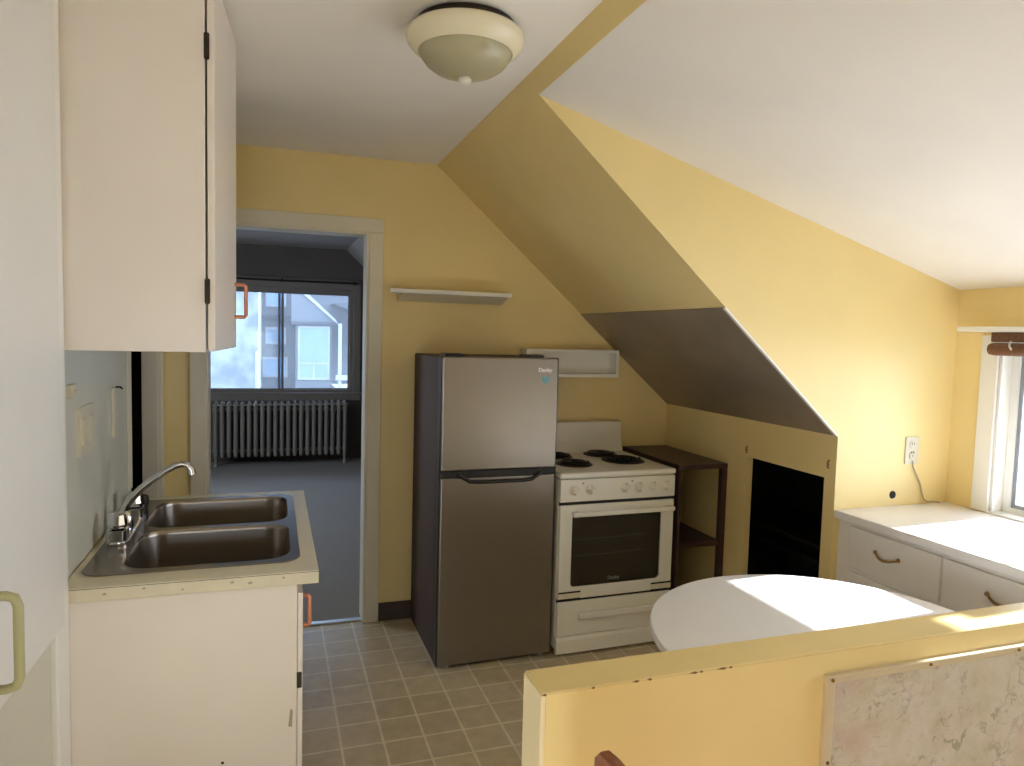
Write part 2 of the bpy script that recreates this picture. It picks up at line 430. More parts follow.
# ---------------------------------------------------------------- far room
FY = 8.75; FX0, FX1, FZ = -2.2, 1.55, 2.53
F0 = YB + .12
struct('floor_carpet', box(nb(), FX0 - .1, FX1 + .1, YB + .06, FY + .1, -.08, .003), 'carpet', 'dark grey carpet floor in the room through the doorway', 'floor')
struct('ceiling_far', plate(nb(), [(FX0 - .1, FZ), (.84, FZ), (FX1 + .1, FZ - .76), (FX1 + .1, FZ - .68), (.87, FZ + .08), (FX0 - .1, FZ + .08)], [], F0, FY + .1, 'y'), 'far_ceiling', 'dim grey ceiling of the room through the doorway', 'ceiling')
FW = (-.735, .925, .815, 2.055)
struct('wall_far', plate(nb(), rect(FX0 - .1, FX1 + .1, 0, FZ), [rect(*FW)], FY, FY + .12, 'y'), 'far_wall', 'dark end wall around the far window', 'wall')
FS = (5.0, 6.8, .8, 2.1)  # side window opening, out of view, added to brighten the far room
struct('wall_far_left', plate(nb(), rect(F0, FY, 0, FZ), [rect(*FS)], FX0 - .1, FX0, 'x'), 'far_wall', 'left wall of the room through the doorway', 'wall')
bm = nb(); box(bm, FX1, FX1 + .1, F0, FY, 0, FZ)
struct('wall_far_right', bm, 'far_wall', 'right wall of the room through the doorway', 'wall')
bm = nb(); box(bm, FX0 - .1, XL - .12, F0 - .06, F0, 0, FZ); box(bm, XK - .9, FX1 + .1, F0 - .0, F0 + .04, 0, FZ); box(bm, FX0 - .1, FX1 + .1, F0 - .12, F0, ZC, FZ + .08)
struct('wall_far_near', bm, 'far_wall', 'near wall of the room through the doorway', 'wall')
# far window: frame, casing, two sliding sashes
w2 = bpy.data.objects.new('window_2', None); COL.objects.link(w2); w2.location = (.09, FY, FW[2]); ROOT['window_2'] = Vector((.09, FY, FW[2]))
tag(w2, 'two-pane sliding window at the end of the far room, above the radiator', 'window', None, 'structure')
obj('casing', plate(nb(), rect(FW[0] - .09, FW[1] + .09, FW[2] - .10, FW[3] + .11), [rect(*FW)], FY - .02, FY, 'y'), 'far_trim', w2, .005)
obj('sill', box(nb(), FW[0] - .1, FW[1] + .1, FY - .03, FY + .02, FW[2] - .03, FW[2] - .004), 'far_trim', w2, .006)
obj('frame', plate(nb(), rect(*FW), [rect(FW[0] + .035, FW[1] - .035, FW[2] + .03, FW[3] - .045)], FY + .02, FY + .1, 'y'), 'far_trim', w2, .003)
for k, (a, b, yy) in enumerate(((FW[0] + .03, .125, FY + .03), (.06, FW[1] - .03, FY + .055))):
    s = obj('sash', plate(nb(), rect(a, b, FW[2] + .028, FW[3] - .042), [rect(a + .024, b - .024, FW[2] + .045, FW[3] - .072)], yy, yy + .022, 'y'), 'far_trim', w2, .002)
    obj('pane', box(nb(), a + .022, b - .022, yy + .009, yy + .013, FW[2] + .043, FW[3] - .070), 'glass_dusty', s)
# curtain rod
cr = thing('curtain_rod', (.1, 8.68, 2.13), 'thin dark curtain rod above the far window', 'curtain rod')
obj('rod', tube(nb(), [(-.9, 8.68, 2.13), (.1, 8.68, 2.125), (.98, 8.68, 2.13)], .011), 'black', cr, smooth=True)
for x in (-.85, .1, .93):
    obj('bracket', box(nb(), x - .012, x + .012, 8.672, FY - .001, 2.11, 2.15), 'black', cr, .003)
# radiator
rd = thing('radiator', (.105, 8.5, 0), 'old cast iron column radiator under the far window', 'radiator')
for k in range(21):
    x = -.6 + k * .0705
    bm = nb()
    prism(bm, [(x - .024, .13), (x - .014, .105), (x + .014, .105), (x + .024, .13), (x + .024, .69), (x + .030, .703), (x + .004, .738), (x - .004, .738), (x - .030, .703), (x - .024, .69)], 8.42, 8.6, 'y')
    c_ = [bm.verts.new(p) for p in ((x - .035, 8.405, .690), (x + .035, 8.405, .690), (x + .035, 8.61, .70), (x - .035, 8.61, .70), (x, 8.47, .742), (x, 8.60, .750))]
    for f_ in ((0, 1, 4), (1, 2, 5, 4), (2, 3, 5), (3, 0, 4, 5), (3, 2, 1, 0)): bm.faces.new([c_[i] for i in f_])
    for yy in (8.42, 8.6):
        tube(bm, [(x, yy, .12), (x, yy, .3), (x, yy, .55), (x, yy, .70)], .021, 8)
    box(bm, x - .036, x + .036, 8.49, 8.53, .15, .19); box(bm, x - .036, x + .036, 8.49, 8.53, .62, .66)
    obj('section', bm, 'radiator', rd, .004)
for x in (-.6, .81):
    obj('foot', lathe(nb(), [(.03, .003), (.018, .03), (.018, .11)], (x, 8.45, 0), 12), 'radiator', rd, smooth=True)
obj('supply_pipe', tube(nb(), [(-.64, 8.51, .17), (-.72, 8.51, .17), (-.74, 8.51, .15), (-.74, 8.51, .003)], .013), 'radiator', rd, smooth=True)
struct('baseboard_far', box(nb(), .83, FX1, FY - .016, FY, .003, .13), 'far_wall', 'dark baseboard beside the radiator', 'baseboard', .004)

# ---------------------------------------------------------------- outdoors beyond the far window
g = struct('ground', box(nb(), -40, 40, 9.5, 60, -3.3, -3.2), 'ground', 'pale ground outside below the far window', 'ground')
struct('ground_side', box(nb(), 3.6, 40, -30, 9.4, -3.3, -3.2), 'ground', 'pale ground outside below the kitchen window', 'ground')
ap = thing('stucco_building', (-2.4, 20, -3.2), 'pale mottled stucco building at left outside the far window', 'building')
obj('wall', box(nb(), -6, -.33, 18.5, 21.9, -3.2, 3.3), 'stucco', ap)
obj('downpipe', tube(nb(), [(-.36, 18.44, -3.2), (-.36, 18.44, 0), (-.36, 18.44, 1.0)], .05), 'house_trim', ap, smooth=True)
hb = thing('neighbour_house', (1, 23, -3.2), 'grey house with stacked white trimmed windows and a steep roof, outside the far window', 'house')
obj('wall', box(nb(), -.325, 6, 22, 28, -3.2, 3.5), 'house', hb)
for (a, b, c, d) in ((-.2, .38, 2.2, 2.75), (-.2, .38, 1.1, 1.6), (-.28, .42, .12, .72)):
    f = obj('window', plate(nb(), rect(a, b, c, d), [rect(a + .06, b - .06, c + .06, d - .06)], 21.93, 22, 'y'), 'house_trim', hb)
    obj('pane', box(nb(), a + .05, b - .05, 21.96, 21.99, c + .05, d - .05), 'house_glass', f)
obj('ledge', box(nb(), -.3, .9, 21.8, 22, 1.86, 1.95), 'roof', hb)
# bay with gable
bay = obj('bay', box(nb(), .62, 1.62, 21.0, 22, -3.2, 1.75), 'house', hb)
f = obj('window', plate(nb(), rect(.68, 1.56, .12, 1.66), [rect(.74, 1.5, .62, 1.6), rect(.74, 1.09, .18, .56), rect(1.15, 1.5, .18, .56)], 20.94, 21, 'y'), 'house_trim', hb)
obj('pane', box(nb(), .73, 1.51, 20.96, 20.99, .17, 1.61), 'house_glass', f)
obj('gable', prism(nb(), [(.5, 1.75), (1.72, 1.75), (.62, 2.75), (.5, 2.75)], 20.9, 22, 'y'), 'house', hb)
obj('gable_trim', prism(nb(), [(1.78, 1.72), (1.72, 1.86), (.6, 2.88), (.6, 2.74)], 20.82, 20.9, 'y'), 'house_trim', hb)
obj('eave', box(nb(), .5, 1.8, 20.85, 22, 1.7, 1.78), 'roof', hb)
obj('upper_roof', prism(nb(), [(.7, 3.3), (6.2, 2.9), (6.2, 3.9), (.9, 3.9)], 21.4, 22, 'y'), 'roof', hb)
obj('porch_roof', prism(nb(), [(1.62, 2.3), (4.2, 1.25), (4.2, 1.6), (2.1, 2.35)], 20.2, 22, 'y'), 'roof', hb)
for x in (1.75, 2.15, 2.5):
    obj('porch_post', box(nb(), x, x + .09, 20.3, 20.4, -3.2, 1.75), 'house_trim', hb)
obj('railing', box(nb(), 1.68, 2.6, 20.25, 20.32, .16, .3), 'house_trim', hb)
for k in range(5):
    obj('step', box(nb(), 1.68, 2.7, 20.2 - .28 * k, 22, -.2 - .2 * k, -.06 - .2 * k), 'house_trim', hb)
# unseen eave added outside the kitchen window to cast the table's shadow edge
struct('added_shade_eave', prism(nb(), [(XW + .12, 1.70), (3.40, 1.50), (3.40, 1.545), (XW + .12, 1.76)], 1.06, 2.9, 'y'), 'white_trim', 'unseen eave board added above the kitchen window to shade the table', 'eave')

# ---------------------------------------------------------------- kitchen window
def make_window(name, Y0, Y1, z0, z1, label, fs=.042, ss=.022, ft=.05):
    w = bpy.data.objects.new(name, None); COL.objects.link(w); w.location = (XW, (Y0 + Y1) / 2, z0); ROOT[name] = w.location.copy()
    tag(w, label, 'window', None, 'structure')
    bm = nb()
    box(bm, XW - .014, XW, Y1, Y1 + (.075 if ft > .04 else .018), z0, z1 + .02); box(bm, XW - .014, XW, Y0 - .018, Y0, z0, z1 + .02); box(bm, XW - .014, XW, Y0, Y1, z1, z1 + .02)
    obj('casing', bm, 'white_trim', w, .003)
    bm = nb()
    box(bm, XW, XW + .12, Y1 - .012, Y1 + .002, z0, z1); box(bm, XW, XW + .12, Y0 - .002, Y0 + .012, z0, z1); box(bm, XW, XW + .12, Y0, Y1, z1 - .01, z1 + .002); box(bm, XW - .016, XW + .12, Y0 - .01, Y1 + .01, z0 - .0045, z0 + .002)
    obj('reveal', bm, 'white_trim', w, .001)
    obj('frame', plate(nb(), rect(Y0 + .012, Y1 - .012, z0, z1 - .01), [rect(Y0 + fs, Y1 - fs, z0 + .025, z1 - ft)], XW + .06, XW + .11, 'x'), 'white_trim', w, .002)
    ym = (Y0 + Y1) / 2
    for a, b, xx in ((ym - .015, Y1 - fs + .006, XW + .072), (Y0 + fs - .006, ym + .015, XW + .090)):
        s = obj('sash', plate(nb(), rect(a, b, z0 + .022, z1 - ft + .005), [rect(a + ss, b - ss, z0 + .042, z1 - ft - .4 * ss + .005)], xx, xx + .014, 'x'), 'grime', w, .002)
        obj('pane', box(nb(), xx + .005, xx + .009, a + ss - .002, b - ss + .002, z0 + .04, z1 - ft - .4 * ss + .007), 'glass', s)
    return w
make_window('window_1', *WA, WZ0, WZ1, 'white framed sliding window above the dresser at the right edge')
make_window('window_3', *WB, WZ0, 1.80, 'second sliding window nearer the viewer', .02, .016, .02)
hb_ = tag(obj('curtain_board', box(nb(), XW - .12, XW, 1.135, 2.278, 1.634, 1.655), 'white_trim', None, .003, loc=(XW, 1.7, 1.634)), 'white board ledge fixed above the bamboo blind', 'ledge')
bl = thing('bamboo_blind', (2.88, 1.6, 1.53), 'rolled up brown bamboo blind at the top of the window', 'blind')
bm = nb(); box(bm, 2.865, 2.895, 1.16, 2.168, 1.592, 1.632)
obj('head_slats', bm, 'bamboo', bl, .004)
bm = nb()
lathe(bm, [(.0, 0), (.024, 0), (.027, .02), (.027, .98), (.024, 1.0), (0, 1.0)], (2.868, 1.166, 1.562), 20, 'y')
obj('roll', bm, 'bamboo', bl, smooth=True)
for y in (2.06, 1.3):
    obj('cord_hook', tube(nb(), arc((2.838, y, 1.595), (2.845, y, 1.56), (-.012, 0, 0), 6), .004, 8), 'alu', bl, smooth=True)

# ---------------------------------------------------------------- partition
PY0, PY1, PZ = .938, 1.013, 1.04
pw = struct('wall_partition', box(nb(), .385, XW, PY0 + .001, PY1 - .001, 0, PZ - .003), 'yellow', 'low yellow half wall in the foreground', 'wall', .002)
struct('trim_5', box(nb(), .380, XW, PY0 - .0005, PY1 + .0005, PZ - .005, PZ), 'yellow_cap', 'glossy pale yellow top of the half wall, with chipped edges', 'wall cap', .002)
struct('trim_6', box(nb(), .378, .386, PY0 - .0005, PY1 + .0005, 0, PZ - .004), 'yellow_light', 'pale end board of the half wall', 'end board', .002)
# paint chips along the near top edge
for cx, w in ((.3835, .008), (.463, .007), (.536, .014), (.560, .010), (.640, .018), (.654, .008), (.693, .022), (.71, .008)):
    obj('chip', prism(nb(), [(cx - w / 2, PZ - .003), (cx + w * .2, PZ - .005), (cx + w / 2, PZ - .0025), (cx + w * .1, PZ - .001)], PY0 - .0009, PY0 + .002, 'y'), 'chip', bpy.data.objects['trim_5'])
# framed marbled board
mb = thing('framed_board', (1.5, PY0, .5), 'pale marbled sheet in a screwed cream frame on the half wall', 'wall board')
BX0, BX1, BZ0, BZ1 = .903, 2.2, .35, .999
obj('sheet', box(nb(), BX0 + .01, BX1 - .01, PY0 - .008, PY0 + .002, BZ0 + .01, BZ1 - .008), 'marble', mb)
obj('frame', plate(nb(), rect(BX0, BX1, BZ0, BZ1), [rect(BX0 + .016, BX1 - .016, BZ0 + .016, BZ1 - .014)], PY0 - .011, PY0 + .002, 'y'), 'frame_strip', mb, .002)
for x, z in ((BX0 + .009, BZ1 - .007), (1.135, BZ1 - .007), (1.36, BZ1 - .007), (1.6, BZ1 - .007), (BX0 + .008, .845), (BX0 + .008, .69)):
    obj('screw', lathe(nb(), [(0, -.014), (.0028, -.0135), (.0034, -.011), (.0034, -.009)], (x, PY0, z), 10, 'y'), 'bronze', mb, smooth=True)

# ---------------------------------------------------------------- chair against the near side of the half wall
ch = thing('wooden_chair', (.62, .58, 0), 'brown varnished chair back tip peeking up in front of the half wall', 'chair')
CX0 = .385
def chair_top(y): return 1.05
obj('top_rail', plate(nb(), [(.36, .96), (.77, .96), (.775, 1.01), (.772, 1.04), (.757, 1.056), (.73, 1.061), (.4, 1.061), (.365, 1.045)], [], CX0, CX0 + .017, 'x'), 'brown_wood', ch, .005, seg=3)
for y in (.38, .75):
    obj('back_post', box(nb(), CX0 + .001, CX0 + .026, y - .018, y + .018, .003, .965), 'brown_wood', ch, .006)
    obj('leg', box(nb(), CX0 + .40, CX0 + .435, y - .018, y + .018, .003, .44), 'brown_wood', ch, .005)
for y in (.46, .565, .67):
    obj('spindle', tube(nb(), [(CX0 + .012, y, .46), (CX0 + .012, y, .7), (CX0 + .012, y, .965)], .008), 'brown_wood', ch, smooth=True)
obj('seat', prism(nb(), rrect(CX0 + .004, CX0 + .45, .35, .78, .03), .44, .465, 'z'), 'brown_wood', ch, .006)

# ---------------------------------------------------------------- round table
tb = thing('round_table', (1.536, 1.558, 0), 'round white laminate table half lit by the sun, behind the half wall', 'table')
obj('tabletop', lathe(nb(), [(0, .700), (.515, .700), (.524, .704), (.527, .712), (.527, .722), (.5245, .7285), (.518, .73), (0, .73)], (1.536, 1.558, 0), 96), 'white_lam', tb, smooth=True)
obj('pedestal', lathe(nb(), [(.04, .06), (.045, .1), (.032, .2), (.032, .62), (.05, .68), (.12, .70)], (1.536, 1.558, 0), 24), 'white_enamel', tb, smooth=True)
for k in range(4):
    a = PI / 4 + k * PI / 2; c, s = math.cos(a), math.sin(a)
    obj('foot', tube(nb(), [(1.536 + c * .02, 1.558 + s * .02, .10), (1.536 + c * .2, 1.558 + s * .2, .06), (1.536 + c * .36, 1.558 + s * .36, .026)], [.03, .024, .022]), 'white_enamel', tb, smooth=True)

# ---------------------------------------------------------------- dresser under the window
DY0, DY1 = 1.03, YC - .002
dr = thing('dresser', (2.6, 1.7, 0), 'long white drawer unit under the window, along the yellow alcove wall', 'dresser')
obj('body', box(nb(), 2.314, XW - .003, DY0 + .01, DY1, .003, .825), 'dresser', dr, .002)
obj('top', box(nb(), 2.284, XW - .002, DY0, DY1, .822, .857), 'white_lam', dr, .004)
for c, (a, b) in enumerate(((1.868, 2.292), (1.435, 1.858), (1.045, 1.425))):
    for (z0, z1) in ((.632, .805), (.40, .615), (.12, .385)):
        d = obj('drawer', box(nb(), 2.298, 2.317, a, b, z0, z1), 'dresser', dr, .004)
        m_ = (a + b) / 2 + (.02, -.016, 0)[c]; zz = (z0 + z1) / 2 + .012
        bm = nb(); tube(bm, arc((2.296, m_ + .055, zz + .006), (2.296, m_ - .055, zz + .002), (-.022, 0, -.014), 10), [.004, .0045, .005, .0055, .006, .006, .006, .0055, .005, .0045, .004], 8)
        for e in (-.055, .055): lathe(bm, [(0, -.008), (.006, -.007), (.009, 0), (.009, .003)], (2.2985, m_ + e, zz + .004), 12, 'x')
        obj('handle', bm, 'bronze', d, smooth=True)
# outlet, cord and hole on the cheek wall
ou = thing('wall_outlet', (2.695, YC, 1.1), 'cream electrical outlet plate on the sunlit alcove wall above the dresser', 'outlet')
obj('plate', prism(nb(), rrect(2.66, 2.735, 1.04, 1.163, .006), YC - .006, YC, 'y'), 'almond', ou, .002)
for z in (1.128, 1.078):
    obj('socket', prism(nb(), rrect(2.682, 2.714, z - .015, z + .015, .012), YC - .009, YC - .004, 'y'), 'almond', ou, .001)
for x, z in ((2.692, 1.093), (2.704, 1.093), (2.692, 1.132), (2.704, 1.132)):
    obj('slot', box(nb(), x - .0018, x + .0018, YC - .0098, YC - .0085, z - .005, z + .005), 'black', ou)
obj('ground_slot', lathe(nb(), [(0, -.0098), (.003, -.0098), (.003, -.0085)], (2.698, YC, 1.078), 10, 'y'), 'black', ou)
cd = tag(obj('power_cord', tube(nb(), [(2.698, YC - .012, 1.055), (2.70, YC - .013, 1.03), (2.725, YC - .010, .995), (2.755, YC - .008, .95), (2.768, YC - .008, .91), (2.78, YC - .010, .878), (2.80, YC - .014, .866), (2.83, YC - .018, .868), (2.862, YC - .02, .862)], .0032, 8), 'cord', None, smooth=True, loc=(2.75, YC - .01, .9)),
        'thin cord hanging from the outlet down to the dresser top', 'cord')
hl = tag(obj('wall_hole', lathe(nb(), [(0, -.002), (.013, -.002), (.016, -.0035), (.0175, -.001), (.0175, .001)], (2.606, YC, .905), 20, 'y'), 'black_void', None, smooth=True, loc=(2.606, YC, .905)),
         'small round dark hole low on the sunlit alcove wall', 'hole')
# two small clips on the knee wall
for y, z, lb in ((2.965, 1.018, 'small dark metal clip on the knee wall, nearer the stove'), (2.412, 1.045, 'small dark metal clip on the knee wall, at the sunlit corner')):
    c = thing('wall_clip', (XK, y, z), lb, 'clip', 'metal clips above the knee wall opening')
    obj('hook', tube(nb(), [(XK - .001, y, z + .018), (XK - .009, y, z + .012), (XK - .009, y, z - .010), (XK - .003, y, z - .016)], .0042, 8), 'bronze', c, smooth=True)
    obj('screw', lathe(nb(), [(0, -.006), (.004, -.005), (.004, .001)], (XK, y + .004, z + .0), 8, 'x'), 'dark_steel', c, smooth=True)
# grey sheet on the slope
sh = thing('metal_sheet', (1.9, 3, 1.5), 'dull grey metal sheet covering the lower slope above the stove', 'metal sheet')
n2 = Vector((-(ZC - ZK), 0, -(XK - XS))).normalized()
bm = nb(); xa, xb = 1.689, XK - .002
q = []
for d in (.0003, .004):
    for (x, y) in ((xa, YC + .001), (xb, YC + .001), (xb, YB - .004), (xa, YB - .004)):
        q.append(bm.verts.new(Vector((x, y, zs(x))) + n2 * d))
for f in ((0, 1, 2, 3), (7, 6, 5, 4), (0, 4, 5, 1), (1, 5, 6, 2), (2, 6, 7, 3), (3, 7, 4, 0)): bm.faces.new([q[i] for i in f])
bmesh.ops.recalc_face_normals(bm, faces=bm.faces)
obj('sheet', bm, 'sheet', sh)
bm = nb(); q = []
for d in (-.001, .006):
    for (x, y) in ((xa, YC - .003), (xb, YC - .003), (xb, YC + .014), (xa, YC + .014)):
        q.append(bm.verts.new(Vector((x, y, zs(x))) + n2 * d))
for f in ((0, 1, 2, 3), (7, 6, 5, 4), (0, 4, 5, 1), (1, 5, 6, 2), (2, 6, 7, 3), (3, 7, 4, 0)): bm.faces.new([q[i] for i in f])
bmesh.ops.recalc_face_normals(bm, faces=bm.faces)
o = obj('edge_strip', bm, 'white_trim', sh); o['label'] = 'thin white edge strip'

# ---------------------------------------------------------------- fridge
FX, FXR, FYF, FYB = .722, 1.297, 3.10, 3.70
fr = thing('refrigerator', (FX, FYF, 0), 'stainless two door fridge with dark sides, left of the white stove', 'refrigerator')
fr_top = 1.462
obj('cabinet', box(nb(), FX, FXR - .002, FYF + .062, FYB, .014, fr_top - .004), 'fridge_side', fr, .006)
obj('freezer_door', box(nb(), FX + .004, FXR - .004, FYF, FYF + .056, .937, fr_top), 'steel', fr, .007, seg=3)
obj('fridge_door', box(nb(), FX + .004, FXR - .004, FYF, FYF + .056, .018, .905), 'steel', fr, .007, seg=3)
obj('door_edge', box(nb(), FX - .001, FXR + .001, FYF + .008, FYF + .066, .016, fr_top + .002), 'black', fr, .004)
bm = nb()
prism(bm, [(FX + .002, .936), (FXR - .002, .936), (FXR - .002, .908), (FX + .50, .908), (FX + .452, .876), (FX + .135, .876), (FX + .085, .908), (FX + .002, .908)], FYF + .002, FYF + .03, 'y')
obj('handle_recess', bm, 'black', fr, .002)
bm = nb()
tube(bm, [(FX + .09, FYF - .002, .922), (FX + .112, FYF - .008, .906), (FX + .14, FYF - .010, .888), (FX + .2, FYF - .011, .884), (FX + .4, FYF - .011, .884), (FX + .448, FYF - .010, .888), (FX + .478, FYF - .008, .906), (FX + .5, FYF - .002, .922)], .0085, 10)
obj('grip', bm, 'black', fr, smooth=True)
for a in (.02, FXR - FX - .16):
    obj('hinge_cover', box(nb(), FX + a, FX + a + .09, FYF + .02, FYF + .13, fr_top - .002, fr_top + .014), 'black', fr, .005)
for x in (FX + .05, FXR - .05):
    for y in (FYF + .035, FYB - .08):
        obj('foot', lathe(nb(), [(.022, .003), (.022, .014), (.012, .02), (.012, .04)], (x, y, 0), 14), 'alu', fr, smooth=True)
text('brand_badge', 'Danby', .027, 'logo', fr, (FX + .503, FYF - .0012, 1.405), (PI / 2, 0, 0))
o = obj('sticker', prism(nb(), [(FX + .482, 1.372), (FX + .53, 1.378), (FX + .524, 1.352), (FX + .508, 1.340), (FX + .489, 1.350)], FYF - .0008, FYF + .001, 'y'), 'sticker', fr)
o['label'] = 'small blue energy sticker'
fr.rotation_euler.z = math.radians(.8)

# ---------------------------------------------------------------- stove
SX, SXR, SYF, SYB, SZ = 1.308, 1.955, 3.08, 3.715, .910
st = thing('stove', (SX, SYF, 0), 'white electric coil stove between the fridge and the dark shelf unit', 'stove')
obj('body', box(nb(), SX + .004, SXR - .004, SYF + .022, SYB, .035, SZ - .03), 'white_enamel', st, .003)
bm = nb(); box(bm, SX, SXR, SYF - .004, SYB, SZ - .028, SZ)
obj('cooktop', bm, 'white_enamel', st, .010, seg=3)
bm = nb(); prism(bm, [(SYB - .085, SZ - .002), (SYB, SZ - .002), (SYB, 1.075), (SYB - .02, 1.082), (SYB - .052, 1.078), (SYB - .06, .97)], SX + .004, SXR - .004, 'x')
obj('backguard', bm, 'white_enamel', st, .006)
obj('control_panel', box(nb(), SX + .004, SXR - .004, SYF, SYF + .03, .768, SZ - .033), 'white_enamel', st, .003)
for x in (1.386, 1.472, 1.663, 1.742, 1.822, 1.898):
    bm = nb(); lathe(bm, [(0, -.022), (.012, -.022), (.014, -.018), (.020, -.006), (.024, -.001), (.024, .002)], (x, SYF, .826), 24, 'y')
    prism(bm, [(x - .004, .806), (x + .004, .806), (x + .004, .848), (x - .004, .848)], SYF - .028, SYF - .01, 'y')
    obj('knob', bm, 'white_enamel', st, smooth=True)
for x in (1.43, 1.70):
    obj('indicator', lathe(nb(), [(0, -.003), (.0035, -.002), (.0035, .002)], (x, SYF, .858), 10, 'y'), 'black', st, smooth=True)
# oven door: frame with dark window, racks behind it
OW = (SX + .072, SXR - .078, .345, .705)
od = obj('oven_door', plate(nb(), rect(SX + .006, SXR - .006, .285, .752), [rrect(OW[0], OW[1], OW[2], OW[3], .022)], SYF, SYF + .022, 'y'), 'white_enamel', st, .004)
obj('oven_window', prism(nb(), rrect(OW[0] - .004, OW[1] + .004, OW[2] - .004, OW[3] + .004, .022), SYF + .006, SYF + .010, 'y'), 'oven_glass', od)
obj('oven_back', prism(nb(), rrect(OW[0] - .006, OW[1] + .006, OW[2] - .006, OW[3] + .006, .022), SYF + .0195, SYF + .0215, 'y'), 'oven_grey', od)
for z in (.575, .495):
    obj('rack', tube(nb(), [(OW[0] + .015, SYF + .0145, z), (OW[0] + .2, SYF + .0145, z), (OW[1] - .09, SYF + .0145, z + .006)], .0034, 6), 'white_enamel', od)
text('brand_badge', 'Danby', .026, 'badge_grey', od, (SX + .31, SYF + .0055, .372), (PI / 2, 0, 0))
bm = nb(); box(bm, SX + .06, SXR - .02, SYF - .040, SYF - .022, .700, .724); box(bm, SX + .065, SX + .10, SYF - .03, SYF + .002, .702, .722); box(bm, SXR - .06, SXR - .025, SYF - .03, SYF + .002, .702, .722)
obj('door_handle', bm, 'white_enamel', od, .007, seg=3)
for a, b in ((SX + .008, SX + .125), (SXR - .125, SXR - .008)):
    v = obj('vent', box(nb(), a, b, SYF - .003, SYF + .002, .288, .322), 'counter', od, .001)
    bm = nb(); box(bm, a, b, SYF - .0045, SYF - .001, .318, .325); box(bm, a, b, SYF - .0045, SYF - .001, .284, .291)
    obj('vent_slot', bm, 'black', v)
obj('gap', box(nb(), SX + .006, SXR - .006, SYF + .008, SYF + .024, .27, .29), 'black', st)
obj('panel_gap', box(nb(), SX + .006, SXR - .006, SYF + .010, SYF + .024, .75, .77), 'black', st)
dw = obj('drawer', box(nb(), SX + .006, SXR - .006, SYF, SYF + .024, .10, .274), 'white_enamel', st, .005)
bm = nb(); box(bm, SX + .11, SXR - .06, SYF - .030, SYF - .010, .188, .220); box(bm, SX + .12, SX + .16, SYF - .014, SYF + .002, .194, .214); box(bm, SXR - .11, SXR - .07, SYF - .014, SYF + .002, .194, .214)
obj('drawer_handle', bm, 'white_enamel', dw, .006, seg=3)
obj('toe_panel', prism(nb(), [(SYF - .008, .016), (SYF + .02, .016), (SYF + .02, .098), (SYF + .004, .098), (SYF - .008, .085)], SX + .002, SXR - .002, 'x'), 'white_enamel', st, .003)
o = obj('rating_label', box(nb(), SXR - .115, SXR - .09, SYF - .0015, SYF + .001, .125, .195), 'badge_grey', dw); o['label'] = 'grey rating label'
for x in (SX + .05, SXR - .05):
    for y in (SYF + .05, SYB - .06):
        obj('foot', lathe(nb(), [(.02, .003), (.02, .016), (.01, .022), (.01, .04)], (x, y, 0), 12), 'black', st, smooth=True)
for (x, y, r) in ((1.485, 3.305, .078), (1.478, 3.535, .078), (1.792, 3.345, .098), (1.758, 3.545, .078)):
    bn = obj('burner', lathe(nb(), [(0, .0008), (r, .0008), (r + .014, .004), (r + .018, .002), (r + .018, .0)], (x, y, SZ), 40), 'dark_steel', st, smooth=True)
    bm = nb(); pts = []
    turns = 4.0; N = 110
    for k in range(N + 1):
        t = k / N; a = t * turns * 2 * PI; rr = .016 + (r - .018) * t
        pts.append((x + rr * math.cos(a), y + rr * math.sin(a), SZ + .010))
    tube(bm, pts, .0062, 6)
    obj('coil', bm, 'coil', bn, smooth=True)
st.rotation_euler.z = math.radians(1.2)

# ---------------------------------------------------------------- dark shelf unit
su = thing('shelf_unit', (2.12, 3.45, 0), 'dark brown open shelf unit in the corner right of the stove', 'shelf unit')
UX0, UX1, UY0, UY1 = 1.985, 2.281, 3.115, 3.742
obj('top', box(nb(), UX0, UX1, UY0, UY1, .894, .920), 'espresso', su, .003)
obj('shelf', box(nb(), UX0 + .01, UX1 - .018, UY0 + .01, UY1 - .004, .478, .502), 'espresso', su, .002)
obj('bottom_shelf', box(nb(), UX0 + .01, UX1 - .018, UY0 + .01, UY1 - .004, .07, .094), 'espresso', su, .002)
obj('side_panel', box(nb(), UX0, UX0 + .018, UY0, UY1, .003, .894), 'espresso', su, .002)
for y in (UY0 + .001, UY1 - .033):
    obj('post', box(nb(), UX1 - .033, UX1 - .001, y, y + .032, .003, .894), 'espresso', su, .002)

# ---------------------------------------------------------------- shelves on the back wall
ws = thing('wall_shelf', (.9, YB, 1.76), 'small white floating shelf on the yellow wall beside the doorway', 'shelf')
obj('board', plate(nb(), [(.565, 3.6), (1.215, 3.6), (1.215, 3.618), (1.203, YB - .001), (.622, YB - .001), (.565, 3.618)], [], 1.768, 1.788, 'z'), 'white_trim', ws, .003)
obj('underside', prism(nb(), [(3.606, 1.768), (YB - .001, 1.768), (YB - .001, 1.731), (3.735, 1.731)], .625, 1.2, 'x'), 'trim', ws, .002)
bx = thing('box_shelf', (1.6, YB, 1.34), 'shallow white box shelf on the wall above the stove', 'shelf')
KX0, KX1, KZ0, KZ1, KY = 1.325, 1.895, 1.338, 1.494, 3.65
bm = nb(); plate(bm, rect(KX0, KX1, KZ0, KZ1), [rect(KX0 + .018, KX1 - .018, KZ0 + .018, KZ1 - .018)], KY, YB - .001, 'y')
obj('frame', bm, 'white_trim', bx, .002)
obj('back_panel', box(nb(), KX0 + .005, KX1 - .005, YB - .008, YB - .0015, KZ0 + .005, KZ1 - .005), 'white_trim', bx)

